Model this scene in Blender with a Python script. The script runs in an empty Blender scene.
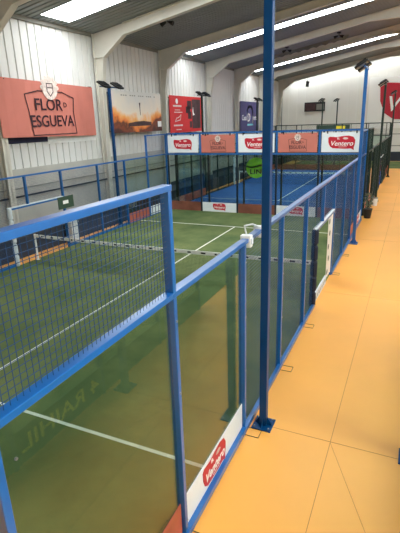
import bpy, math, random
from mathutils import Vector, Matrix
R = random.Random(7)
scene = bpy.context.scene
COL = scene.collection

# ------------------------------------------------------------------ camera
yaw, pit, rol, F = 0.443491304, 0.311313941, -0.0331328258, 447.832756
fw = Vector((-math.sin(yaw)*math.cos(pit), math.cos(yaw)*math.cos(pit), -math.sin(pit)))
rt = Vector((math.cos(yaw), math.sin(yaw), 0)); up = rt.cross(fw)
r2 = math.cos(rol)*rt + math.sin(rol)*up
u2 = -math.sin(rol)*rt + math.cos(rol)*up
cd = bpy.data.cameras.new('camera'); cam = bpy.data.objects.new('camera', cd); COL.objects.link(cam)
cd.sensor_fit = 'HORIZONTAL'; cd.sensor_width = 36.0; cd.lens = 36.0*F/400.0
cd.clip_start = 0.05; cd.clip_end = 200
M = Matrix((r2, u2, -fw)).transposed().to_4x4(); M.translation = Vector((1.95373, -1.452456, 4.511807))
cam.matrix_world = M
scene.camera = cam

# ------------------------------------------------------------------ world, light, exposure
w = bpy.data.worlds.new('world'); scene.world = w; w.use_nodes = True
w.node_tree.nodes['Background'].inputs[0].default_value = (0.86, 0.93, 1.0, 1)
w.node_tree.nodes['Background'].inputs[1].default_value = 0.1
SKYLIGHT_STRENGTH = 15.0
scene.view_settings.view_transform = 'Standard'
scene.view_settings.look = 'None'
scene.view_settings.gamma = 1.0
scene.view_settings.use_curve_mapping = False
scene.view_settings.exposure = 0.02
scene.cycles.transparent_max_bounces = 32
scene.cycles.max_bounces = 8
scene.cycles.diffuse_bounces = 5

# ------------------------------------------------------------------ materials
def s2l(c):
    return tuple(((v/255)/12.92 if v/255 <= .04045 else ((v/255+.055)/1.055)**2.4) for v in c)
def nt(name):
    m = bpy.data.materials.new(name); m.use_nodes = True
    n = m.node_tree.nodes; l = m.node_tree.links
    return m, n, l, n['Principled BSDF']
def mat(name, c, rough=.5, metal=0, spec=.5, noise=0, scale=5, bump=0, coat=0, stretch=None):
    m, n, l, b = nt(name)
    c = s2l(c)
    b.inputs['Base Color'].default_value = (*c, 1); b.inputs['Roughness'].default_value = rough
    b.inputs['Metallic'].default_value = metal; b.inputs['Specular IOR Level'].default_value = spec
    b.inputs['Coat Weight'].default_value = coat; b.inputs['Coat Roughness'].default_value = .2
    tc = n.new('ShaderNodeTexCoord'); mp = n.new('ShaderNodeMapping')
    l.new(tc.outputs['Object'], mp.inputs[0])
    if stretch: mp.inputs['Scale'].default_value = stretch
    t = n.new('ShaderNodeTexNoise'); t.inputs['Scale'].default_value = scale; t.inputs['Detail'].default_value = 6
    l.new(mp.outputs[0], t.inputs['Vector'])
    r = n.new('ShaderNodeValToRGB'); k = noise
    r.color_ramp.elements[0].position = .3; r.color_ramp.elements[1].position = .7
    r.color_ramp.elements[0].color = (*[v*(1-k) for v in c], 1); r.color_ramp.elements[1].color = (*[min(1, v*(1+k)) for v in c], 1)
    l.new(t.outputs[0], r.inputs[0]); l.new(r.outputs[0], b.inputs['Base Color'])
    if bump:
        bp = n.new('ShaderNodeBump'); bp.inputs['Strength'].default_value = bump; bp.inputs['Distance'].default_value = .01
        l.new(t.outputs[0], bp.inputs['Height']); l.new(bp.outputs[0], b.inputs['Normal'])
    return m
def glass(name, tint):
    m, n, l, b = nt(name); n.remove(b); out = n['Material Output']
    tr = n.new('ShaderNodeBsdfTransparent'); tr.inputs[0].default_value = (*tint, 1)
    gl = n.new('ShaderNodeBsdfGlossy'); gl.inputs['Roughness'].default_value = .015
    fr = n.new('ShaderNodeFresnel'); fr.inputs[0].default_value = 1.5
    mx = n.new('ShaderNodeMixShader')
    ge = n.new('ShaderNodeNewGeometry'); io = n.new('ShaderNodeMix'); io.inputs[2].default_value = 1.5; io.inputs[3].default_value = 1/1.5
    l.new(ge.outputs['Backfacing'], io.inputs[0]); l.new(io.outputs[0], fr.inputs[0])   # same reflectance on both faces
    l.new(fr.outputs[0], mx.inputs[0]); l.new(tr.outputs[0], mx.inputs[1]); l.new(gl.outputs[0], mx.inputs[2])
    l.new(mx.outputs[0], out.inputs[0])
    return m
BLUE = mat('blue_powder_coat', (0, 92, 164), .32, noise=.06, scale=9)
NAVYPOLE = mat('deep_blue_powder_coat', (0, 58, 106), .35, noise=.06, scale=9)
BLUE.node_tree.nodes['Principled BSDF'].inputs['Specular IOR Level'].default_value = .5
b_ = BLUE.node_tree.nodes['Principled BSDF']; b_.inputs['Coat Weight'].default_value = .6; b_.inputs['Coat IOR'].default_value = 1.6; b_.inputs['Coat Roughness'].default_value = .26
NAVYPOLE.node_tree.nodes['Principled BSDF'].inputs['Specular IOR Level'].default_value = .25
DARKPOST = mat('dark_navy_coat', (16, 34, 48), .4, noise=.08)
GREENPOST = mat('dark_green_coat', (14, 40, 32), .4, noise=.08)
BLACK = mat('black_plastic', (18, 19, 21), .45, noise=.1)
WIRE = mat('blue_wire', (4, 60, 106), .4, noise=.05)
WIREG = mat('green_wire', (16, 46, 38), .45, noise=.05)
NETM = mat('net_cord', (22, 26, 28), .8, noise=.1)
WHITE = mat('white_plastic', (232, 234, 232), .5, noise=.04)
STRAP = mat('white_pad', (205, 215, 222), .6, noise=.1, scale=8)
NAVYPAD = mat('navy_padding', (20, 28, 52), .7, noise=.2, scale=6, bump=.4)
STEEL = mat('galvanised_steel', (150, 155, 160), .35, metal=.8, noise=.1)
GLASS = glass('tempered_glass', (.83, .91, .885))
BOARDW = mat('white_vinyl', (226, 232, 236), .45, noise=.03)
BOARDR = mat('terracotta_vinyl', (168, 84, 62), .5, noise=.22, scale=2.5)
BOARDB = mat('rust_vinyl', (128, 76, 60), .5, noise=.35, scale=1.5)
SALMON = mat('salmon_banner_cloth', (196, 116, 102), .8, noise=.06, scale=1.2)
LOGORED = mat('crimson_print', (190, 22, 46), .45, noise=.04)
INK = mat('dark_ink', (52, 22, 34), .6, noise=.05)
PALEINK = mat('pale_ink', (218, 200, 192), .6, noise=.25, scale=9)
WHITEINK = mat('white_ink', (245, 244, 240), .5)
REDCLOTH = mat('red_banner_cloth', (205, 44, 46), .7, noise=.05)
BROWNINK = mat('brown_photo_print', (62, 36, 40), .6, noise=.5, scale=3)
PURPLE = mat('purple_banner_cloth', (72, 66, 112), .7, noise=.08)
CYANINK = mat('cyan_ink', (120, 196, 208), .6)
YELLOWINK = mat('yellow_ink', (250, 232, 60), .5)
NAVYCLOTH = mat('navy_cloth', (34, 36, 66), .7, noise=.1)
BALLG = mat('tennis_ball_print', (150, 222, 66), .6, noise=.2, scale=2.5)
CREAM = mat('cream_paint', (206, 202, 190), .5, noise=.05, scale=2)
CREAMD = mat('grey_paint', (128, 126, 118), .6, noise=.1, scale=2)
WALLM = mat('white_corrugated_sheet', (216, 215, 212), .45, noise=.03, scale=.7)
WALLG = mat('wall_joint_shadow_gap', (90, 92, 92), .7)
WALLL = mat('precast_panel', (176, 174, 166), .8, noise=.08, scale=1.1)
DADO = mat('navy_dado_paint', (42, 50, 66), .7, noise=.2, scale=1)
ENDW = mat('white_end_wall', (232, 229, 222), .7, noise=.02, scale=.6)
ROOFM = mat('grey_roof_sheet', (130, 135, 134), .6, noise=.06, scale=.8)
PURLIN = mat('purlin_steel', (128, 126, 120), .6, noise=.05)
LEAF = mat('grey_green_leaf', (88, 100, 80), .7, noise=.3)
POTM = mat('dark_pot', (34, 34, 34), .6, noise=.15)
SIGNG = mat('dark_green_sign', (52, 74, 58), .5, noise=.1)
FLOORM = mat('orange_resin_floor', (246, 172, 80), .38, noise=.07, scale=.5, spec=.35)
SEAM = mat('seam_filler', (168, 108, 52), .8)
BLUETURF = mat('blue_turf', (30, 88, 172), .95, noise=.14, scale=1.2, bump=.2)

def turf_material():
    m, n, l, b = nt('green_turf')
    tc = n.new('ShaderNodeTexCoord')
    a = n.new('ShaderNodeTexNoise'); a.inputs['Scale'].default_value = .55; a.inputs['Detail'].default_value = 8; a.inputs['Roughness'].default_value = .65
    f = n.new('ShaderNodeTexNoise'); f.inputs['Scale'].default_value = 60; f.inputs['Detail'].default_value = 3
    l.new(tc.outputs['Object'], a.inputs[0]); l.new(tc.outputs['Object'], f.inputs[0])
    r = n.new('ShaderNodeValToRGB'); r.color_ramp.elements[0].position = .3; r.color_ramp.elements[1].position = .72
    r.color_ramp.elements[0].color = (*s2l((73, 94, 60)), 1); r.color_ramp.elements[1].color = (*s2l((122, 131, 84)), 1)
    l.new(a.outputs[0], r.inputs[0])
    r3 = n.new('ShaderNodeValToRGB'); r3.color_ramp.elements[0].color = (.6, .6, .6, 1); r3.color_ramp.elements[1].color = (1.3, 1.3, 1.3, 1)
    l.new(f.outputs[0], r3.inputs[0])
    mx = n.new('ShaderNodeMix'); mx.data_type = 'RGBA'; mx.blend_type = 'MULTIPLY'; mx.inputs[0].default_value = 1
    l.new(r.outputs[0], mx.inputs[6]); l.new(r3.outputs[0], mx.inputs[7]); l.new(mx.outputs[2], b.inputs['Base Color'])
    b.inputs['Roughness'].default_value = .95; b.inputs['Specular IOR Level'].default_value = .1
    return m
TURF = turf_material()
LINE = mat('white_turf_line', (226, 226, 214), .9, noise=.08, scale=6)

def sky_material():
    m, n, l, b = nt('skylight_and_fill_sheet'); n.remove(b)
    e = n.new('ShaderNodeEmission'); e.inputs[0].default_value = (.92, .98, .99, 1); e.inputs[1].default_value = SKYLIGHT_STRENGTH
    l.new(e.outputs[0], n['Material Output'].inputs[0]); return m
SKYM = sky_material()

def poster_material():      # printed landscape: pale sky, glowing orange sides, dark ruins low in the middle
    m, n, l, b = nt('printed_landscape')
    tc = n.new('ShaderNodeTexCoord'); sp = n.new('ShaderNodeSeparateXYZ'); l.new(tc.outputs['Object'], sp.inputs[0])
    ns = n.new('ShaderNodeTexNoise'); ns.inputs['Scale'].default_value = 1.4; ns.inputs['Detail'].default_value = 7; l.new(tc.outputs['Object'], ns.inputs[0])
    def mth(op, a, b_):
        q = n.new('ShaderNodeMath'); q.operation = op
        for i, v in enumerate((a, b_)):
            if isinstance(v, (int, float)): q.inputs[i].default_value = v
            else: l.new(v, q.inputs[i])
        return q.outputs[0]
    # object y runs -2.6..2.6 about the middle, z runs 0..2
    ay = mth('ABSOLUTE', sp.outputs['Y'], 0)
    h = mth('SUBTRACT', sp.outputs['Z'], mth('MULTIPLY', ay, .30))
    h = mth('ADD', h, mth('MULTIPLY', mth('SUBTRACT', ns.outputs[0], .5), 1.3))
    r = n.new('ShaderNodeValToRGB'); cr = r.color_ramp
    pts = [(0, (70, 34, 24)), (.12, (130, 62, 34)), (.2, (92, 48, 32)), (.28, (222, 120, 46)), (.42, (236, 168, 96)), (.56, (228, 214, 196)), (1, (206, 204, 200))]
    while len(cr.elements) < len(pts): cr.elements.new(.5)
    for e, (p, c) in zip(cr.elements, pts): e.position = p; e.color = (*s2l(c), 1)
    l.new(mth('MULTIPLY', mth('ADD', h, .42), .5), r.inputs[0]); l.new(r.outputs[0], b.inputs['Base Color'])
    b.inputs['Roughness'].default_value = .6
    return m
POSTER = poster_material()

# ------------------------------------------------------------------ mesh helpers
class MB:
    def __init__(s): s.v = []; s.f = []
    def box(s, x0, x1, y0, y1, z0, z1):
        b = len(s.v)
        s.v += [(x0,y0,z0),(x1,y0,z0),(x1,y1,z0),(x0,y1,z0),(x0,y0,z1),(x1,y0,z1),(x1,y1,z1),(x0,y1,z1)]
        s.f += [tuple(b+i for i in q) for q in ((0,3,2,1),(4,5,6,7),(0,1,5,4),(1,2,6,5),(2,3,7,6),(3,0,4,7))]
        return s
    def tube(s, pts, rad, n=8, cap=True):
        pts = [Vector(p) for p in pts]; b = len(s.v); k = len(pts)
        for i, p in enumerate(pts):
            d = (pts[min(i+1, k-1)] - pts[max(i-1, 0)]).normalized()
            a = Vector((0,0,1)) if abs(d.z) < .9 else Vector((1,0,0))
            u = d.cross(a).normalized(); v = d.cross(u)
            rr = rad[i] if isinstance(rad, (list, tuple)) else rad
            for j in range(n):
                t = 2*math.pi*(j+.5)/n; s.v.append(tuple(p + rr*(math.cos(t)*u + math.sin(t)*v)))
        for i in range(k-1):
            for j in range(n):
                s.f.append((b+i*n+j, b+i*n+(j+1)%n, b+(i+1)*n+(j+1)%n, b+(i+1)*n+j))
        if cap:
            s.f.append(tuple(b+j for j in range(n))[::-1]); s.f.append(tuple(b+(k-1)*n+j for j in range(n)))
        return s
    def slab(s, pts, O, U, V, N, depth):     # polygon in the plane O,U,V, thickened along N
        O, U, V, N = map(Vector, (O, U, V, N)); b = len(s.v); n = len(pts)
        for k in (0, 1):
            for (a, c) in pts: s.v.append(tuple(O + U*a + V*c + N*depth*k))
        s.f.append(tuple(b+i for i in range(n))[::-1]); s.f.append(tuple(b+n+i for i in range(n)))
        for i in range(n): s.f.append((b+i, b+(i+1)%n, b+n+(i+1)%n, b+n+i))
        return s
    def build(s, name, m, parent=None, loc=None, smooth=False, bevel=0):
        o0 = Vector(loc) if loc is not None else (parent_world(parent) if parent else Vector((0,0,0)))
        me = bpy.data.meshes.new(name); me.from_pydata([tuple(Vector(v)-o0) for v in s.v], [], s.f); me.update()
        me.materials.append(m)
        if smooth: me.polygons.foreach_set('use_smooth', [True]*len(me.polygons))
        o = bpy.data.objects.new(name, me); COL.objects.link(o)
        if parent:
            o.parent = parent
            if loc is not None: o.location = o0 - parent_world(parent)
        else: o.location = o0
        if bevel:
            bv = o.modifiers.new('bevel', 'BEVEL'); bv.width = bevel; bv.segments = 2; bv.limit_method = 'ANGLE'
        return o
def parent_world(o):
    p = Vector(o.location)
    while o.parent: o = o.parent; p += Vector(o.location)
    return p
def tag(o, label=None, cat=None, group=None, kind=None):
    if label: o['label'] = label
    if cat: o['category'] = cat
    if group: o['group'] = group
    if kind: o['kind'] = kind
    return o
def thing(name, label, cat, loc, group=None):
    o = bpy.data.objects.new(name, None); COL.objects.link(o); o.location = loc
    return tag(o, label, cat, group)
def struct(name, mb, m): return tag(mb.build(name, m), kind='structure')
def copy_tree(o, parent=None):
    c = o.copy(); COL.objects.link(c)
    if parent: c.parent = parent
    for ch in list(o.children): copy_tree(ch, c)
    return c
def text(name, body, size, O, U, V, N, m, parent, shear=0, bold=0, width=None, align='CENTER', depth=.002):
    cu = bpy.data.curves.new('t', 'FONT'); cu.body = body; cu.size = size; cu.shear = shear; cu.offset = bold*size
    cu.extrude = depth; cu.align_x = align; cu.align_y = 'CENTER'; cu.resolution_u = 3
    t = bpy.data.objects.new('t', cu); COL.objects.link(t)
    dg = bpy.context.evaluated_depsgraph_get()
    me = bpy.data.meshes.new_from_object(t.evaluated_get(dg)); me.name = name
    bpy.data.objects.remove(t); bpy.data.curves.remove(cu)
    xs = [v.co.x for v in me.vertices]; k = 1
    if width and xs: k = width/(max(xs)-min(xs))
    O, U, V, N = map(Vector, (O, U, V, N)); p = parent_world(parent)
    for v in me.vertices: v.co = O + U*v.co.x*k + V*v.co.y + N*v.co.z - p
    me.materials.clear(); me.materials.append(m)
    o = bpy.data.objects.new(name, me); COL.objects.link(o); o.parent = parent
    return o
def ell(cx, cy, a, b, n=24): return [(cx+a*math.cos(2*math.pi*i/n), cy+b*math.sin(2*math.pi*i/n)) for i in range(n)]
def ring(mb, pts, wdt, O, U, V, N, depth):   # closed outline as thin slabs
    n = len(pts)
    for i in range(n):
        a = Vector(pts[i]); b = Vector(pts[(i+1) % n]); d = (b-a); L = d.length
        if L < 1e-6: continue
        d /= L; q = Vector((-d.y, d.x))*wdt/2; a = a-d*wdt/2; b = b+d*wdt/2
        mb.slab([tuple(a-q), tuple(b-q), tuple(b+q), tuple(a+q)], O, U, V, N, depth)

BACK = dict(U=(1,0,0), V=(0,0,1), N=(0,-1,0))      # things that face the near end
WEST = dict(U=(0,1,0), V=(0,0,1), N=(1,0,0))       # things that face the right side
def off(O, N, d): return tuple(Vector(O) + Vector(N)*d)

def red_logo(parent, O, s, U, V, N):      # s = width of the crimson badge
    h = s*.54
    pts = [(-.5,.36),(-.44,.44),(-.2,.40),(0,.46),(.25,.50),(.42,.42),(.5,.2),(.49,-.12),(.46,-.3),(.47,-.5),(.36,-.38),(.15,-.40),(-.1,-.38),(-.32,-.36),(-.43,-.22),(-.49,.05)]
    mb = MB(); mb.slab([(a*s, b*h) for a, b in pts], O, U, V, N, .006*max(1, s*.4))
    e = tag(mb.build('badge', LOGORED, parent), 'crimson badge with a pointed lower right corner')
    d = .008*max(1, s*.4)
    text('lettering', 'Ventero', s*.25, off(Vector(O)-Vector(V)*h*.04, N, d), U, V, N, WHITEINK, e, shear=.25, bold=.012, width=s*.82)
    text('lettering', 'EL', s*.10, off(Vector(O)+Vector(V)*h*.31-Vector(U)*s*.12, N, d), U, V, N, WHITEINK, e, bold=.01)
    m2 = MB(); m2.slab(ell(.14*s, .31*h, .1*s, .07*h, 16), off(O, N, d), U, V, N, .002); m2.build('emblem', PALEINK, e)
    m3 = MB(); m3.slab([(-.1*s,-.29*h),(.2*s,-.27*h),(.2*s,-.25*h),(-.1*s,-.27*h)], off(O, N, d), U, V, N, .002); m3.build('underline', WHITEINK, e)
    return e
def flor_print(parent, O, s, U, V, N, ink=INK):       # s = width of the outlined frame
    O = Vector(O); U_, V_ = Vector(U), Vector(V)
    mb = MB()
    pts = [(-.5*s,.24*s),(-.25*s,.30*s),(.25*s,.30*s),(.5*s,.22*s),(.47*s,0),(.5*s,-.36*s),(-.42*s,-.36*s),(-.46*s,0)]
    ring(mb, pts, .016*s, O, U, V, N, .004)
    fr = mb.build('outline_frame', ink, parent)
    c = MB(); c.slab(ell(0, .34*s, .155*s, .165*s, 20), off(O, N, .003), U, V, N, .004)
    for k in range(7):
        a = math.pi*k/6; c.slab(ell(.155*s*math.cos(a), .36*s+.155*s*math.sin(a), .035*s, .035*s, 8), off(O, N, .003), U, V, N, .004)
    cr = tag(c.build('crest', PALEINK, parent), 'pale engraved coat of arms')
    k = MB(); ring(k, [(-.06*s,.42*s),(.06*s,.42*s),(.06*s,.3*s),(0,.23*s),(-.06*s,.3*s)], .014*s, off(O, N, .008), U, V, N, .002)
    k.slab([(-.05*s,.35*s),(.05*s,.35*s),(.05*s,.365*s),(-.05*s,.365*s)], off(O, N, .008), U, V, N, .002)
    k.build('shield_lines', INK, cr)
    text('lettering', 'FLOR', .25*s, tuple(O + U_*(-.06*s) + V_*.09*s + Vector(N)*.004), U, V, N, ink, parent, bold=.012, width=.56*s)
    text('lettering', 'D', .11*s, tuple(O + U_*(.29*s) + V_*.1*s + Vector(N)*.004), U, V, N, ink, parent, bold=.012)
    text('lettering', 'ESGUEVA', .25*s, tuple(O + V_*(-.16*s) + Vector(N)*.004), U, V, N, ink, parent, bold=.012, width=.9*s)

# ------------------------------------------------------------------ the hall
WX, EX, Y0, Y1 = -12.0, 15.0, -8.0, 50.8
EZ, SL, RX = 8.5, .165, 1.5
def roofz(x): return EZ + SL*(x-WX) if x <= RX else EZ + SL*(RX-WX) - SL*(x-RX)

f = MB(); f.box(WX-.3, EX, Y0, Y1+.3, -.2, 0); struct('floor', f, FLOORM)
# seams cut in the resin floor
s = MB(); s.box(1.264, 1.270, Y0, 42.5, 0, .002); struct('trim_1', s, SEAM)
s = MB()
for y in (4.24, ): s.box(.12, 2.5, y-.0025, y+.0025, 0, .002)
for y in (10.3, 16.4, 22.5, 28.6): s.box(.12, 2.5, y-.0015, y+.0015, 0, .002)
struct('trim_2', s, SEAM)
s = MB(); a, b = Vector((1.268, 4.22, 0)), Vector((1.95, 2.7, 0)); d = (b-a).normalized(); q = Vector((-d.y, d.x, 0))*.0018
b = a + d*2.6
s.v += [tuple(a-q+Vector((0,0,.002))), tuple(a+q+Vector((0,0,.002))), tuple(b+q+Vector((0,0,.002))), tuple(b-q+Vector((0,0,.002))), tuple(a-q), tuple(a+q), tuple(b+q), tuple(b-q)]
s.f += [(0,3,2,1),(0,1,5,4),(1,2,6,5),(2,3,7,6),(3,0,4,7),(4,5,6,7)]
struct('trim_3', s, SEAM)

# ribbed sheet: panel of trapezoid ribs along one axis
def ribbed(u0, u1, pitch, depth, base, place):
    n = int((u1-u0)/pitch); prof = []
    for i in range(n):
        u = u0 + i*pitch
        prof += [(u, 0), (u+pitch*.80, 0), (u+pitch*.84, -depth), (u+pitch*.96, -depth)]
    prof.append((u0+n*pitch, 0))
    mb = MB()
    for (u, dd) in prof: mb.v += [place(u, dd, 0), place(u, dd, 1)]
    for i in range(len(prof)-1): mb.f.append((2*i, 2*i+2, 2*i+3, 2*i+1))
    return mb
wl = ribbed(Y0, Y1, .4, .05, 0, lambda u, d, k: (WX+d, u, 3.0 if k == 0 else EZ+.15))
b_ = len(wl.v); wl.v += [(WX-.2, Y0, 3), (WX-.2, Y1, 3), (WX-.2, Y1, EZ+.15), (WX-.2, Y0, EZ+.15)]; wl.f.append((b_, b_+1, b_+2, b_+3))
struct('wall_left', wl, WALLM)
m = MB(); m.box(WX-.25, WX+.06, Y0, Y1, .95, 3.0); struct('wall_left_lower', m, WALLL)
m = MB(); m.box(WX-.25, WX+.10, Y0, Y1, 0, .95); m.box(WX+.1, -10.62, Y0, Y1, 0, .74); struct('baseboard_left', m, DADO)
m = MB(); m.box(WX-.02, WX+.10, Y0, Y1, EZ-.12, EZ+.05); struct('trim_4', m, CREAMD)
we = ribbed(WX, EX, .9, .012, 0, lambda u, d, k: (u, Y1-d, 0 if k == 0 else 10.6))
b_ = len(we.v); we.v += [(WX, Y1+.2, 0), (EX, Y1+.2, 0), (EX, Y1+.2, 10.6), (WX, Y1+.2, 10.6)]; we.f.append((b_, b_+1, b_+2, b_+3))
struct('wall_back', we, ENDW)
m = MB(); m.box(WX, EX, Y1-.06, Y1+.1, 0, .95); struct('baseboard_back', m, DADO)
m = MB(); m.box(EX, EX+.2, Y0, Y1, 0, 8.7); struct('wall_right', m, ENDW)
m = MB(); m.box(WX-.2, EX+.2, Y0-.2, Y0, 0, 11); struct('wall_front', m, ENDW)

# roof with translucent strips; the first is an unseen panel added for light
STR = [(-1.4, 3.6), (13.4, 15.1), (25.7, 26.8), (38.6, 39.7), (49.7, 50.2)]
def roof_sheet(mb, ya, yb, xa, xb):
    n = max(1, int(round((yb-ya)/.3))); p = (yb-ya)/n; prof = []
    for i in range(n):
        y = ya+i*p; prof += [(y, 0), (y+p*.6, 0), (y+p*.7, .05), (y+p*.9, .05)]
    prof.append((yb, 0)); b = len(mb.v)
    for y, d in prof: mb.v += [(xa, y, roofz(xa)+d), (xb, y, roofz(xb)+d)]
    for i in range(len(prof)-1): mb.f.append((b+2*i, b+2*i+1, b+2*i+3, b+2*i+2))
rf = MB(); ys = [Y0]
for a, b in STR: ys += [a, b]
ys.append(Y1+.2)
for i in range(0, len(ys), 2):
    roof_sheet(rf, ys[i], ys[i+1], WX-.2, RX); roof_sheet(rf, ys[i], ys[i+1], RX, EX+.2)
for a, b in STR:
    for xa, xb in ((WX-.2, -11.5 if a > 5 else RX-.25), (RX-.25, RX), (RX, RX+.25 if a > 5 else 4.0), (13.6, EX+.2)): roof_sheet(rf, a, b, xa, xb)
# outer skin over the sheet (keeps the sheet from leaking light at its folds)
struct('ceiling', rf, ROOFM)
k = 1
for a, b in STR:
    for xa, xb in (((-11.5, RX-.25), (RX+.25, 13.6)) if a > 5 else ((4.0, 13.6),)):  # added first panel sits right only: brightens near walkway, keeps near turf dimmer
        m = MB(); za, zb = roofz(xa)+.03, roofz(xb)+.03
        bb = len(m.v)
        m.v += [(xa,a,za),(xb,a,zb),(xb,b,zb),(xa,b,za),(xa,a,za+.02),(xb,a,zb+.02),(xb,b,zb+.02),(xa,b,za+.02)]
        m.f += [(0,3,2,1),(4,5,6,7),(0,1,5,4),(1,2,6,5),(2,3,7,6),(3,0,4,7)]
        struct('window_and_fill_%d' % k, m, SKYM); k += 1
# frames: tapered column with haunch and rafters, I-shaped
def rafter_side(mb, x0, x1, y, d0, d1, fl=.14, tw=.02):
    def seg(xa, xb, za0, za1, zb0, zb1, hw):
        b = len(mb.v)
        mb.v.extend([(xa,y-hw,za0),(xb,y-hw,zb0),(xb,y+hw,zb0),(xa,y+hw,za0),(xa,y-hw,za1),(xb,y-hw,zb1),(xb,y+hw,zb1),(xa,y+hw,za1)])
        mb.f.extend([tuple(b+i for i in q) for q in ((0,3,2,1),(4,5,6,7),(0,1,5,4),(1,2,6,5),(2,3,7,6),(3,0,4,7))])
    ta, tb = roofz(x0)-.03, roofz(x1)-.03
    seg(x0, x1, ta-d0, ta, tb-d1, tb, tw)
    seg(x0, x1, ta-.03, ta, tb-.03, tb, fl)
    seg(x0, x1, ta-d0-.03, ta-d0, tb-d1-.03, tb-d1, fl)
def frame(y, name):
    mb = MB()
    for sgn, wx in ((1, WX+.1), (-1, EX)):
        # column profile (outer straight, inner tapering outwards, haunch)
        X = lambda t: wx + sgn*t
        zt = roofz(wx)-.03
        prof = [(0.0, .22), (6.4, .36), (7.5, .55)]
        for (z0, d0), (z1, d1) in zip(prof[:-1], prof[1:]):
            for hw, ta, tb, ua, ub in ((.03, 0, 0, d0, d1), (.14, d0-.03, d1-.03, d0, d1)):
                b = len(mb.v)
                mb.v += [(X(ta),y-hw,z0),(X(ua),y-hw,z0),(X(ua),y+hw,z0),(X(ta),y+hw,z0),(X(tb),y-hw,z1),(X(ub),y-hw,z1),(X(ub),y+hw,z1),(X(tb),y+hw,z1)]
                mb.f += [tuple(b+i for i in q) for q in ((0,3,2,1),(4,5,6,7),(0,1,5,4),(1,2,6,5),(2,3,7,6),(3,0,4,7))]
        mb.box(min(X(0), X(.03)), max(X(0), X(.03)), y-.14, y+.14, 0, zt)
        # haunch plate
        pts = [(0, 7.5), (.55, 7.5), (1.7, roofz(wx+sgn*1.7)-.03-.45), (1.7, roofz(wx+sgn*1.7)-.03), (0, zt)]
        mb.slab(pts, (wx, y-.03, 0), (sgn,0,0), (0,0,1), (0,1,0), .06)
        fl_ = [(.55, 7.5), (1.7, pts[2][1]), (1.7, pts[2][1]-.03), (.57, 7.47)]
        mb.slab(fl_, (wx, y-.14, 0), (sgn,0,0), (0,0,1), (0,1,0), .28)
        mb.box(min(X(.0), X(.55)), max(X(.0), X(.55)), y-.14, y+.14, 7.48, 7.51)
    rafter_side(mb, WX+1.8, RX-2.8, y, .45, .32); rafter_side(mb, RX-2.8, RX, y, .32, .74)
    rafter_side(mb, RX, RX+2.8, y, .74, .32); rafter_side(mb, RX+2.8, EX-1.7, y, .32, .45)
    struct(name, mb, CREAM)
for i, y in enumerate((-1.7, 4.6, 10.9, 17.15, 23.2, 29.8, 35.5, 42.0, 48.7)): frame(y, 'trim_%d' % (10+i))
m = MB()
m.tube([(WX+.15, Y0, 1.97), (WX+.15, Y1-.3, 1.97)], .035, 8)
tag(m.build('wall_pipe', BLACK), 'dark service pipe running along the lower left wall', 'pipe')
m = MB(); m.tube([(WX+.12, Y0, 2.28), (WX+.12, Y1-.3, 2.28)], .02, 6)
tag(m.build('wall_cable', CREAMD), 'thin grey cable line above the dark pipe on the left wall', 'cable')

# ------------------------------------------------------------------ courts: turf and lines
def court(n, x0, y0, x1, y1, m, long=True, yc=None):
    mb = MB(); mb.box(x0, x1, y0, y1, 0, .015); struct('floor_court_%s' % n, mb, m)
    l_ = MB()
    if long:
        for yy in (3.05 if y0 < 0 else y0+3.05, y1-3.05): l_.box(x0+.05, x1-.05, yy-.03, yy+.03, .015, .018)
        cx = (x0+x1)/2; l_.box(cx-.03, cx+.03, 3.02 if y0 < 0 else y0+3.02, y1-3.02, .0155, .0185)
        struct('trim_line_%s' % n, l_, LINE)
court('near', -10, -.15, 0, 20, TURF)
court('blue', -10, 21, 0, 41, BLUETURF)
court('neighbour', 2.6, 0, 12.6, 20, TURF)
court('far', -9.5, 43.2, 8.5, 50.3, TURF, long=False)

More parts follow.
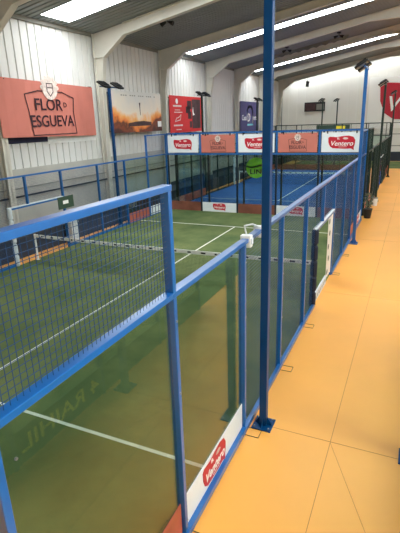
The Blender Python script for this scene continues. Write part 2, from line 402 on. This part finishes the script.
# ------------------------------------------------------------------ fences
def wires(axis, c, a0, a1, z0, z1, pitch=.05, r=.0019):
    mb = MB()
    n = int(round((a1-a0)/pitch)); q = int(round((z1-z0)/pitch))
    P = (lambda a, z, d=0: (c+d, a, z)) if axis == 'y' else (lambda a, z, d=0: (a, c+d, z))
    for i in range(1, n): 
        a = a0+i*(a1-a0)/n; mb.tube([P(a, z0), P(a, z1)], r*1.3, 4, cap=False)
    for j in range(1, q):
        z = z0+j*(z1-z0)/q; mb.tube([P(a0, z, r), P(a1, z, r)], r*1.3, 4, cap=False)
    return mb
def side_fence(x, y0, out, label, frame_m, wire_m, board_order, opening=True, low_post=None, near=False, e0=0.0):
    root = thing('court_fence', label, 'fence', (x, y0, 0))
    Y = lambda t: y0+t
    low_post = low_post or frame_m
    def bx(name, x0, x1, a, b, z0, z1, m, par=root, bev=.006):
        return MB().box(x+x0, x+x1, Y(a), Y(b), z0, z1).build(name, m, par, bevel=bev if near else 0)
    hx = .045
    posts = [(0,4),(2,4),(4,2.945),(6,2.945),(8,2.945),(11.78,2.945),(14,2.945),(16,2.945),(18,4),(20,4)]
    for t, h in posts:
        p = bx('post', -hx, hx, t-.03 if t else e0, e0+.06 if not t else t+.03 if t < 20 else 20.0, 0, h-.055 if h == 4 else h, frame_m)
        if near and t <= 12:
            for z in (.25, 1.05, 1.9, 2.7):
                a = MB(); a.tube([(x+hx, Y(t), z), (x+hx+.012, Y(t), z)], .011, 8).build('bolt', STEEL, p)
    bx('post', -hx, hx, 9.97, 10.03, 2.02, 2.945, frame_m)
    bx('top_rail', -.05, .05, 1.965, 18.035, 2.945, 3.0, frame_m)
    for a, b in ((e0, 1.965), (18.035, 20)): bx('middle_rail', -.05, .05, a, b, 2.945, 3.0, frame_m)
    for a, b in ((e0, 2.035), (17.965, 20)): bx('top_rail', -.05, .05, a, b, 3.945, 4.0, frame_m)
    for a, b in ((e0+.06, 9.2), (11.8, 19.96)): bx('bottom_rail', .0 if out > 0 else -.07, .07 if out > 0 else 0, a, b, 0.002, .09, frame_m)
    # opening: low header, padded post, net post cover
    hr = bx('header_rail', -.045, .045, 9.1, 11.75, 1.93, 1.99, frame_m)
    tag(bx('header_pad', -.047, .047, 9.1, 11.75, 1.99, 2.02, STRAP, par=hr), 'white pad along the top of the header')
    g = MB()
    for i in range(9): g.box(x-.052, x+.052, Y(9.3+i*.3), Y(9.36+i*.3), 2.02, 2.08)
    for t in (9.16,):
        pd = MB()
        for i in range(5): pd.tube([(x, Y(t), .02+i*.4), (x, Y(t), .06+i*.4), (x, Y(t), .36+i*.4), (x, Y(t), .40+i*.4)], [.06, .085, .085, .06], 10)
        pd.build('padded_post', NAVYPAD if out > 0 else STRAP, root, smooth=False)
    def mesh_(a, z1): wires('y', x, Y(a+.035), Y(a+1.96), .09, z1, pitch=.04, r=.002).build('mesh_panel', wire_m, root)
    # glass
    if near:
        mesh_(16, 2.945); mesh_(18, 2.945)
    for a, b in ((e0+.07, 1.96), (2.04, 3.96)) if near else ((e0+.07, 1.96), (2.04, 3.96), (16.04, 17.96), (18.04, 19.96)):
        tag(bx('glass_panel', -.016, -.006, a, b, .03, 2.945, GLASS, bev=0), 'clear tempered glass pane')
    # mesh
    def mesh(a, b, z0, z1): wires('y', x, Y(a), Y(b), z0, z1).build('mesh_panel', wire_m, root)
    mesh(e0+.06, 1.965, 3.0, 3.945); mesh(18.035, 19.965, 3.0, 3.945)
    for a in (4, 6, 12, 14): mesh(a+.035 if a != 12 else 11.82, a+1.965, .09, 2.945)
    mesh(8.035, 9.1, .09, 2.945); mesh(9.1, 9.965, 2.02, 2.945); mesh(10.035, 11.74, 2.02, 2.945)
    # boards fixed low on the glass
    for (a, b), kind in zip(((e0+.07, 1.955), (2.045, 3.955), (16.045, 17.955), (18.045, 19.955)), board_order):
        bd = bx('kick_board', -.005, .004, a, b, .06, .5, BOARDW if kind == 'w' else BOARDR, bev=0)
        tag(bd, 'white board with a crimson badge' if kind == 'w' else 'terracotta red board')
        if kind == 'w' and out > 0:
            red_logo(bd, (x+.005, Y((a+b)/2-.10), .275), .74, **WEST)
    if near:
        for t in (2, 4, 6, 8, 11.9, 14):
            m_ = MB(); x0 = x+.07
            m_.tube([(x0, Y(t-.09), .006), (x0+.2, Y(t-.09), .006), (x0+.2, Y(t+.09), .006), (x0, Y(t+.09), .006)], .005, 6)
            m_.build('floor_bracket', BLACK, root)
    return root
fr = side_fence(0, 0, 1, 'blue court fence beside the orange walkway, glass and wire mesh, nearest', BLUE, WIRE, 'rwrw', near=True, e0=-.14)
side_fence(-10, 0, -1, 'blue court fence along the left side of the green court', BLUE, WIRE, 'rrrw')
side_fence(0, 21, 1, 'dark green court fence beside the orange walkway, past the plant pot', GREENPOST, WIREG, 'rrrr')
side_fence(-10, 21, -1, 'dark court fence along the left side of the blue court', GREENPOST, WIREG, 'rrrr')

# banner of white cloth with green spots hung in the opening, and patterned strip at its foot
cl = thing('spotted_curtain', 'white curtain with green spots hanging in the opening of the blue fence', 'curtain', (0.0, 11.45, 0))
m = MB(); n_ = 14
for i in range(n_+1):
    yy = 11.02+.68*i/n_; dx = .015*math.sin(i*1.5)
    m.v += [(dx-.003, yy, .12), (dx-.003, yy, 1.92), (dx+.003, yy, .12), (dx+.003, yy, 1.92)]
for i in range(n_):
    a = 4*i; m.f += [(a, a+1, a+5, a+4), (a+2, a+6, a+7, a+3), (a+1, a+3, a+7, a+5), (a, a+4, a+6, a+2)]
m.build('cloth', mat('white_cloth', (226, 222, 214), .8, noise=.05), cl)
for i, z in enumerate((.3, .68, 1.05, 1.42, 1.78)):
    m = MB(); m.slab(ell(11.12 + (.12 if i % 2 else 0), z, .09, .08, 10), (.016, 0, 0), (0,1,0), (0,0,1), (1,0,0), .004).build('spot', SIGNG, cl)
m = MB(); m.box(-.02, .02, 9.3, 10.98, 0, .24)
st = tag(m.build('threshold_strip', STRAP), 'pale patterned strip lying across the opening of the blue fence', 'threshold')
m = MB()
for i in range(15): m.box(-.022, .022, 9.36+i*.108, 9.39+i*.108, .05+.05*(i % 2), .13+.05*(i % 2))
m.build('pattern', SIGNG, st)

def back_fence(y, label, post_up, post_low, boards, face, pane=True):
    root = thing('end_fence', label, 'fence', (-5, y, 0))
    for i in range(6):
        x = -10+2*i; xs = (x-.04, x+.04)
        if i == 0: xs = (x+.07, x+.14)
        if i == 5: xs = (x-.14, x-.07)
        MB().box(xs[0], xs[1], y-.04, y+.04, 0, 2.93).build('post', post_low, root)
        MB().box(xs[0], xs[1], y-.04, y+.04, 3.0, 3.95).build('post', post_up, root)
    MB().box(-9.93, -.07, y-.045, y+.045, 2.93, 3.0).build('middle_rail', post_up, root)
    MB().box(-9.93, -.07, y-.045, y+.045, 3.95, 4.02).build('top_rail', post_up, root)
    for i in range(5):
        a, b = -10+2*i+.05, -8+2*i-.05
        if i == 0: a += .09
        if i == 4: b -= .09
        tag(MB().box(a, b, y-.006, y+.006, .03, 2.93).build('glass_panel', GLASS, root), 'clear glass pane')
        wires('x', y+.02, a, b, 3.0, 3.95, pitch=.1).build('mesh_panel', WIRE if post_up is BLUE else WIREG, root)
        if boards:
            k_ = boards[i]
            bd = MB().box(a, b, y-.02, y-.008, .02, .5).build('kick_board', BOARDW if k_ == 'w' else BOARDB, root)
            tag(bd, 'pale board with a crimson badge' if k_ == 'w' else 'rust brown board')
            if k_ == 'w': red_logo(bd, ((a+b)/2, y-.021, .27), .72, **BACK)
    return root
back_fence(20, 'blue framed glass fence closing the far end of the green court', BLUE, DARKPOST, 'rwrwr', -1)
back_fence(21, 'black posted glass fence at the near end of the blue court', DARKPOST, BLACK, None, -1)
back_fence(41, 'dark glass fence closing the far end of the blue court', GREENPOST, BLACK, 'rrrrr', -1)

# sponsor banners along the top of the far end fence
BL = ['white banner with crimson badge, leftmost on the far blue fence',
      'terracotta banner on the far blue fence, left one of the two',
      'white banner with crimson badge, middle of the far blue fence, partly behind the tall pole',
      'terracotta banner on the far blue fence, right one of the two',
      'white banner with crimson badge, rightmost on the far blue fence']
for i in range(5):
    a, b = -10+2*i+.09, -8+2*i-.09
    if i == 0: a += .07
    if i == 4: b -= .07
    c = (a+b)/2
    t = thing('sponsor_banner', BL[i], 'banner', (c, 19.93, 3.03), 'banners along the far blue fence')
    MB().box(a, b, 19.935, 19.945, 3.04, 3.90).build('sheet', BOARDW if i % 2 == 0 else SALMON, t)
    for x_ in (a+.25, b-.25): MB().box(x_-.03, x_+.03, 19.92, 19.953, 3.85, 3.97).build('clip', BLACK, t)
    if i % 2 == 0: red_logo(t, (c, 19.934, 3.44), 1.16 if i else 1.05, **BACK)
    else: flor_print(t, (c, 19.934, 3.40), .86, **BACK)

# neighbour court fence on the other side of the walkway
nf = thing('court_fence', 'neighbouring court fence right of the orange walkway', 'fence', (2.6, 0, 0))
for t in range(0, 21, 2):
    MB().box(2.56, 2.64, t-.035, t+.035, 0, 2.9).build('post', NAVYPOLE, nf)
MB().box(2.55, 2.65, -.03, 20.03, 2.9, 3.0).build('top_rail', NAVYPOLE, nf)
for t in range(0, 20, 2):
    if t in (8, 10): continue
    MB().box(2.60, 2.61, t+.04, t+1.96, .03, 2.9).build('glass_panel', GLASS, nf)
    bd = MB().box(2.57, 2.585, t+.04, t+1.96, .02, .55).build('kick_board', mat('teal_vinyl', (28, 62, 58), .5, noise=.1), nf)
    if t in (2,):
        text('lettering', '4 RAIHIL', .36, (2.568, t+1.0, .29), (0,-1,0), (0,0,1), (-1,0,0), YELLOWINK, bd, bold=.01, width=1.75)

# ------------------------------------------------------------------ net
def net(y, label):
    root = thing('court_net', label, 'net', (-5, y, 0))
    def h(x): return .80 + .04*abs((x+5)/5)**2
    m = MB(); xs = [-9.86+9.72*i/24 for i in range(25)]
    for x in xs:
        m.v += [(x, y-.012, h(x)), (x, y+.012, h(x)), (x, y+.012, h(x)+.105), (x, y-.012, h(x)+.105)]
    for i in range(24):
        a = 4*i
        for j in range(4): m.f.append((a+j, a+(j+1)%4, a+4+(j+1)%4, a+4+j))
    m.f += [(3,2,1,0), (96,97,98,99)]
    bd = m.build('headband', WHITE, root)
    for i in range(22):
        x = -9.6+i*.44
        MB().box(x, x+.07+.04*(i % 3), y-.0145, y+.0145, h(x)+.025, h(x)+.075).build('printed_mark', BLACK, bd)
    m = MB()
    for i in range(1, 220):
        x = -9.86+i*9.72/220; m.tube([(x, y, .03), (x, y, h(x))], .0022, 4, cap=False)
    for j in range(18): 
        z = .03+j*.044; m.tube([(-9.86, y, z), (-.14, y, z)], .0022, 4, cap=False)
    m.build('netting', NETM, root)
    for x in (-9.9, -.1):
        p = MB(); p.tube([(x, y, .015), (x, y, .95)], .035, 10); p.box(x-.06, x+.06, y-.06, y+.06, .015, .03)
        p.build('net_post', WHITE if x < -5 else DARKPOST, root)
    return root
net(10, 'tennis style net with white headband across the green court')
net(31, 'net with white headband across the blue court')

# ------------------------------------------------------------------ lamp poles
def pole(x, y, side, label, m, h=6.05):
    root = thing('lamp_pole', label, 'lamp pole', (x, y, 0), 'floodlight poles beside the courts')
    p = MB(); p.box(x-.055, x+.055, y-.055, y+.055, .02, h); p.build('pole', m, root, bevel=.008)
    b = MB(); b.box(x-.15, x+.15, y-.16, y+.16, 0, .02)
    for dx, dy in ((1,0),(-1,0),(0,1),(0,-1)):
        if dx: b.slab([(0,0),(.08,0),(0,.14)], (x+dx*.055, y-.005, .02), (dx,0,0), (0,0,1), (0,1,0), .01)
        else: b.slab([(0,0),(.08,0),(0,.14)], (x-.005, y+dy*.055, .02), (0,dy,0), (0,0,1), (1,0,0), .01)
    b.build('base_plate', m, root)
    for dx in (-.11, .11):
        for dy in (-.12, .12): MB().tube([(x+dx, y+dy, .02), (x+dx, y+dy, .045)], .014, 6).build('bolt', STEEL, root)
    a = MB(); a.box(x-.03, x+.03, y-.62, y+.62, h, h+.05); a.build('crossarm', m, root)
    for dy in (-.48, .48):
        f_ = MB(); O = (x, y+dy, h+.12); U = Vector((side, 0, -.6)).normalized(); N = Vector((.6*side, 0, 1)).normalized()
        O2 = Vector(O)-U*.12
        f_.slab([(0,-.24),(.42,-.24),(.46,-.2),(.46,.2),(.42,.24),(0,.24)], O2, U, (0,1,0), N, .07)
        for i in range(7): f_.slab([(.04,-.2+i*.06),(.36,-.2+i*.06),(.36,-.185+i*.06),(.04,-.185+i*.06)], O2+N*.07, U, (0,1,0), N, .04)
        fl = f_.build('floodlight', BLACK, root)
        MB().slab([(.04,-.2),(.42,-.2),(.42,.2),(.04,.2)], O2-N*.004, U, (0,1,0), N, .005).build('lens', STEEL, fl)
        MB().box(x-.02, x+.02, y+dy-.02, y+dy+.02, h+.05, h+.16).build('bracket', BLACK, fl)
    return root
pole(.25, 4.25, -1, 'tall blue pole bolted to the orange floor, nearest to the viewer', NAVYPOLE)
pole(.22, 15.7, -1, 'blue floodlight pole further along the orange walkway', BLUE)
pole(-10.25, 15.7, 1, 'blue floodlight pole in front of the orange landscape poster', NAVYPOLE)
pole(.25, 25.3, -1, 'dark green floodlight pole in front of the large wall badge, left one', GREENPOST)
pole(.25, 36.7, -1, 'dark green floodlight pole in front of the large wall badge, right one', GREENPOST)
pole(-10.25, 25.3, 1, 'dark green floodlight pole beside the red poster', GREENPOST)
pole(-10.25, 36.3, 1, 'dark green floodlight pole beside the purple poster', GREENPOST)
pole(-6.35, 44.2, -1, 'distant slim floodlight pole against the end wall, left one of the pair', GREENPOST)
pole(-5.3, 46.2, -1, 'distant slim floodlight pole against the end wall, right one of the pair', GREENPOST)
pole(2.33, 4.3, 1, 'blue pole on the right side of the walkway, only its foot plate showing', NAVYPOLE)

# ------------------------------------------------------------------ posters on the left wall
X0 = WX+.012
X0 = WX+.05
t = thing('wall_banner', 'large salmon banner with dark lettering and crest on the left wall', 'banner', (X0, 14.0, 4.1))
m = MB(); n_ = 16; L0, L1 = (-11.50, 10.75), (-11.86, 16.6)
for i in range(n_+1):
    k = i/n_; yy = L0[1]+(L1[1]-L0[1])*k; X_ = L0[0]+(L1[0]-L0[0])*k+.012*math.sin(i*2.1)
    m.v += [(X_, yy, 4.20-.12*k), (X_, yy, 6.26-.06*k), (X_+.01, yy, 4.20-.12*k), (X_+.01, yy, 6.26-.06*k)]
for i in range(n_):
    q = 4*i; m.f += [(q, q+1, q+5, q+4), (q+2, q+6, q+7, q+3), (q+1, q+3, q+7, q+5), (q, q+4, q+6, q+2)]
m.build('sheet', SALMON, t)
U_ = Vector((-.36, 5.85, 0)).normalized(); N_ = Vector((5.85, .36, 0)).normalized()
flor_print(t, (-11.64, 13.6, 5.13), 2.98, U_, (0,0,.84), N_)
for yy in (11.2, 14.0, 16.5): MB().box(WX, -11.5-.36*(yy-10.75)/5.85+.02, yy-.02, yy+.02, 6.19, 6.23).build('eyelet_hook', BLACK, t)
t = thing('banner_underlay', 'older navy and white banner peeping out below the salmon banner', 'banner', (X0-.04, 14, 3.9))
MB().box(X0-.045, X0-.035, 11.3, 13.5, 3.95, 5.6).build('sheet', NAVYCLOTH, t)
MB().box(X0-.045, X0-.035, 13.5, 16.7, 3.86, 5.6).build('sheet', WHITE, t)

X0 = -11.52
def hang(t, dy, ya, yb, za, zb):     # wooden battens carry the poster in front of the wall
    for z in (za+.1, zb-.1):
        MB().box(WX, X0, ya+.3, yb-.3, z-.03, z+.03).build('mounting_batten', CREAMD, t)
    t.location.y += dy
t = thing('landscape_poster', 'printed poster of a glowing orange landscape under pale sky on the left wall', 'poster', (X0, 20.5, 4.1))
o = MB().box(X0, X0+.012, 17.88, 22.86, 4.12, 6.12).build('sheet', POSTER, t, loc=(X0, 20.45, 4.12))
m = MB(); m.slab([(-.02,-.3),(.03,-.34),(.03,.1),(.07,.3),(-.07,.3),(-.04,.05)], (X0+.013, 20.6, 5.3), **WEST, depth=.003).build('printed_figure', INK, t)
m = MB(); m.slab([(-1.2,0),(1.1,.02),(1.1,.2),(.3,.26),(-.4,.24),(-1.2,.16)], (X0+.013, 20.6, 4.42), **WEST, depth=.003).build('printed_ruin', BROWNINK, t)
for i in range(17):
    MB().box(X0+.012, X0+.015, 18.9+i*.2, 19.02+i*.2, 5.90, 5.95).build('printed_line', CREAMD, t) if i % 4 != 3 else None
MB().box(X0+.012, X0+.016, 22.4, 22.82, 4.35, 4.65).build('printed_mark', WHITEINK, t)
hang(t, -.5, 17.88, 22.86, 4.12, 6.12)

t = thing('red_poster', 'red poster with white print and a dark photo on the left wall', 'poster', (X0, 26.1, 3.9))
MB().box(X0, X0+.012, 23.93, 28.43, 3.95, 6.1).build('sheet', REDCLOTH, t)
MB().box(X0+.012, X0+.016, 27.0, 28.3, 4.15, 5.95).build('printed_photo', BROWNINK, t)
for (a, b, c, d) in ((26.3, 26.95, 5.35, 5.85), (26.1, 26.7, 5.1, 5.5), (26.4, 26.9, 4.75, 5.2), (26.6, 26.95, 4.2, 4.6)):
    MB().box(X0+.012, X0+.016, a, b, c, d).build('printed_square', BROWNINK, t)
m = MB(); m.slab(ell(24.9, 5.78, .16, .16, 12), (X0+.013, 0, 0), (0,1,0), (0,0,1), (1,0,0), .004).build('printed_crest', WHITEINK, t)
for (a, b, c, d) in ((24.4, 25.5, 5.46, 5.56), (24.6, 25.3, 5.26, 5.30), (24.5, 25.6, 5.12, 5.17), (24.4, 25.6, 4.33, 4.42), (24.7, 25.4, 4.1, 4.15)):
    MB().box(X0+.012, X0+.016, a, b, c, d).build('printed_line', PALEINK, t)
m = MB(); ring(m, [(24.6, 4.6), (25.3, 4.7), (25.4, 5.0), (25.1, 4.85), (24.8, 4.8)], .05, (X0+.013, 0, 0), (0,1,0), (0,0,1), (1,0,0), .003); m.build('printed_drawing', PALEINK, t)
m = MB(); m.slab([(-.05,-.25),(.25,-.2),(.05,-.05),(0,.3),(-.08,0)], (X0+.017, 27.15, 5.2), **WEST, depth=.003).build('printed_glint', WHITEINK, t)
hang(t, -.55, 23.93, 28.43, 3.95, 6.1)

t = thing('purple_poster', 'purple poster with a white arch and lettering on the left wall', 'poster', (X0, 39, 3.7))
MB().box(X0, X0+.012, 36.5, 41.5, 3.62, 6.08).build('sheet', PURPLE, t)
m = MB(); pts = []
for i in range(15):
    a = math.pi*(1.0-i/14*1.05); pts.append((39.0+.8*math.cos(a), 4.95+.75*math.sin(a)))
pts.append((39.75, 4.4))
for i in range(len(pts)-1):
    ring(m, [pts[i], pts[i+1]], .2, (X0+.013, 0, 0), (0,1,0), (0,0,1), (1,0,0), .003)
m.build('printed_arch', WHITEINK, t)
text('lettering', 'Casa', .62, (X0+.018, 37.5, 4.75), **WEST, m=WHITEINK, parent=t, bold=.01)
text('lettering', 'D', 1.0, (X0+.018, 38.7, 4.75), **WEST, m=WHITEINK, parent=t, bold=.01)
text('lettering', 'uero', .62, (X0+.018, 40.3, 4.75), **WEST, m=WHITEINK, parent=t, bold=.01)
MB().box(X0+.013, X0+.017, 38.3, 39.9, 4.1, 4.25).build('printed_caption', CYANINK, t)
hang(t, -.85, 36.5, 41.5, 3.62, 6.08)

# ------------------------------------------------------------------ end wall
t = thing('badge_sign', 'large white sign with a crimson badge on the end wall', 'sign', (2.25, Y1-.1, 3.2))
MB().box(-2.9, 7.4, Y1-.1, Y1-.02, 3.3, 8.3).build('panel', WHITEINK, t)
red_logo(t, (2.25, Y1-.11, 5.8), 8.2, **BACK)
t = thing('wall_picture', 'small dark picture panel high on the white end wall', 'picture', (-8.2, Y1-.1, 5.2))
MB().box(-9.5, -7.3, Y1-.1, Y1-.03, 5.25, 6.2).build('frame', BLACK, t)
MB().box(-9.4, -8.3, Y1-.11, Y1-.1, 5.32, 6.1).build('printed_photo', BROWNINK, t)
MB().box(-8.2, -7.4, Y1-.11, Y1-.1, 5.4, 6.0).build('printed_photo', CREAMD, t)

# far transverse court fence
t = thing('end_fence', 'grey railing fence in front of the end wall', 'fence', (-1, 43, 0))
for x in [-9.5+i*1.5 for i in range(13)]:
    MB().box(x-.035, x+.035, 42.97, 43.03, 0, 3.95).build('post', CREAMD, t)
for z in (2.0, 3.0, 3.95):
    MB().box(-9.55, 8.55, 42.96, 43.04, z-.03, z+.03).build('rail', CREAMD, t)
for x in [-9.5+i*1.5 for i in range(12)]:
    if abs(x) < 1.6: continue
    MB().box(x+.04, x+1.46, 42.99, 43.01, .9, 1.95).build('screen_panel', SIGNG, t)
t = thing('fence_banner', 'green banner tied along the top of the distant fence', 'banner', (-4.5, 42.9, 3.3))
MB().box(-6.6, -3.6, 42.9, 42.93, 3.35, 3.9).build('sheet', SIGNG, t)
MB().box(-4.8, -4.0, 42.885, 42.9, 3.45, 3.8).build('printed_mark', YELLOWINK, t)

# ------------------------------------------------------------------ ball sign on the blue court's glass
t = thing('ball_sign', 'round green tennis ball sign with dark letters hung on the glass', 'sign', (-5.3, 20.9, 2.2))
O = (-5.33, 20.955, 2.2)
MB().slab(ell(0, 0, .52, .52, 32), O, depth=.03, **BACK).build('disc', BALLG, t)
m = MB(); c_ = [(-.5, .08), (-.3, .02), (-.1, .03), (.1, .1), (.3, .14), (.48, .1)]
for i in range(5): ring(m, [c_[i], c_[i+1]], .07, off(O, (0,-1,0), .031), (1,0,0), (0,0,1), (0,-1,0), .003)
m.build('seam_curve', WHITEINK, t)
text('lettering', 'LIN', .34, off(Vector(O)+Vector((0, 0, -.2)), (0,-1,0), .034), **BACK, m=INK, parent=t, bold=.015, width=.6)
for x in (-5.5, -5.15): MB().tube([(x, 20.95, 2.6), (x, 20.95, 2.93)], .006, 5).build('hanging_cord', BLACK, t)

# ------------------------------------------------------------------ small things
for i, (y, lb) in enumerate(((4.16, 'white plastic box clipped to the blue top rail, nearer one'), (4.74, 'white plastic box clipped to the blue top rail, farther one'))):
    t = thing('rail_clamp', lb, 'clamp', (0, y, 2.9), 'white boxes clipped to the rail')
    MB().box(-.075, .075, y-.05, y+.05, 2.87, 3.04).build('housing', WHITE, t, bevel=.012)
    MB().box(.075, .088, y-.035, y+.035, 2.92, 3.0).build('cover', STRAP, t)
m = MB(); m.tube([(-.02, 4.22, 3.03), (-.06, 4.30, 3.05), (-.12, 4.42, 3.10), (-.06, 4.6, 3.09), (.0, 4.72, 3.03)], .012, 8)
tag(m.build('white_cable', WHITE), 'loose white cable joining the two boxes on the blue rail', 'cable')

t = thing('potted_plant', 'dark plant pot with a grey green shrub by the blue fence corner', 'plant', (.25, 20.55, 0))
m = MB(); m.tube([(.25, 20.55, 0), (.25, 20.55, .40), (.25, 20.55, .44), (.25, 20.55, .44)], [.15, .2, .22, .18], 16).build('pot', POTM, t)
m = MB(); m.tube([(.25, 20.55, .4), (.26, 20.55, .8)], .02, 6).build('stem', POTM, t)
m = MB()
for i in range(170):
    a = R.random()*6.28; ph = R.uniform(-1, 1); rr = R.uniform(.08, .23)
    c = Vector((.25+rr*math.cos(a)*math.sqrt(1-ph*ph*.8), 20.55+rr*math.sin(a), .82+.33*ph)); d = Vector((R.uniform(-1,1), R.uniform(-1,1), R.uniform(-.3,1))).normalized()
    u = d.orthogonal().normalized(); b = len(m.v)
    m.v += [tuple(c-d*.06), tuple(c+u*.025), tuple(c+d*.07), tuple(c-u*.025)]; m.f.append((b, b+1, b+2, b+3))
m.build('foliage', LEAF, t)
t = thing('litter_bin', 'white bin standing by the dark green fence', 'bin', (.3, 23.9, 0))
MB().tube([(.3, 23.9, 0), (.3, 23.9, .4), (.3, 23.9, .4)], [.13, .16, .14], 14).build('body', WHITE, t)
MB().tube([(.3, 23.9, .4), (.3, 23.9, .43)], .165, 14).build('rim', STEEL, t)

t = thing('notice_board', 'dark green notice hung on the left blue fence', 'sign', (-9.9, 11.75, 1.5))
MB().box(-9.94, -9.92, 11.4, 12.25, 1.55, 2.0).build('panel', SIGNG, t)
MB().box(-9.92, -9.915, 11.65, 11.95, 1.72, 1.85).build('printed_mark', WHITEINK, t)
t = thing('storage_box', 'white upright box behind the left fence by the dark notice', 'box', (-10.4, 12.5, 0))
MB().box(-10.56, -10.22, 12.3, 12.7, 0, .80).build('body', WHITE, t, bevel=.02)
MB().box(-10.58, -10.2, 12.28, 12.72, .80, .86).build('lid', STRAP, t)
# fixtures under the roof
def fixture(x, y, label):
    z = roofz(x)
    t = thing('ceiling_fixture', label, 'light', (x, y, z), 'small twin fixtures under the roof')
    MB().box(x-.12, x+.12, y-.12, y+.12, z-.06, z).build('bracket', BLACK, t)
    MB().tube([(x, y, z-.06), (x, y, z-.22)], .02, 6).build('stem', BLACK, t)
    for s_ in (-1, 1):
        MB().tube([(x+s_*.06, y, z-.2), (x+s_*.26, y-.03, z-.28), (x+s_*.30, y-.03, z-.3)], [.04, .1, .1], 10).build('lamp_head', BLACK, t)
fixture(-8.7, 18.4, 'small dark twin fixture under the roof above the orange landscape poster')
fixture(-3.4, 32.6, 'small dark twin fixture under the roof, above the long middle rafter')
fixture(-6.9, 32.6, 'small dark twin fixture under the roof right beside the tall blue pole')
fixture(-4.4, 36.6, 'small dark twin fixture under the roof by the farthest bright strip')
t = thing('hanging_speaker', 'small dark speaker hanging high before the white end wall', 'speaker', (-8.9, 49, 8))
MB().tube([(-8.9, 49, 8.15), (-8.9, 49, roofz(-8.9))], .02, 6).build('rod', BLACK, t)
MB().slab([(-.16,-.3),(.12,-.34),(.2,.2),(-.1,.26)], (-8.9, 49.1, 8.0), (1,0,0), (0,0,1), (0,-1,0), .25).build('cabinet', BLACK, t)
# scalloped liner edge under the roof
m = MB(); yv = 34.2; n_ = 60; xa, xb = -9.2, -3.0
for i in range(n_+1):
    x = xa+(xb-xa)*i/n_; d = .12+.16*abs(math.sin(i*math.pi/6)); z = roofz(x)-.005
    m.v += [(x, yv, z), (x, yv, z-d), (x, yv+.01, z), (x, yv+.01, z-d)]
for i in range(n_):
    q = 4*i; m.f += [(q, q+1, q+5, q+4), (q+2, q+6, q+7, q+3), (q+1, q+3, q+7, q+5)]
tag(m.build('liner_edge', CREAMD), 'scalloped grey liner edge hanging under the roof sheets', 'liner')
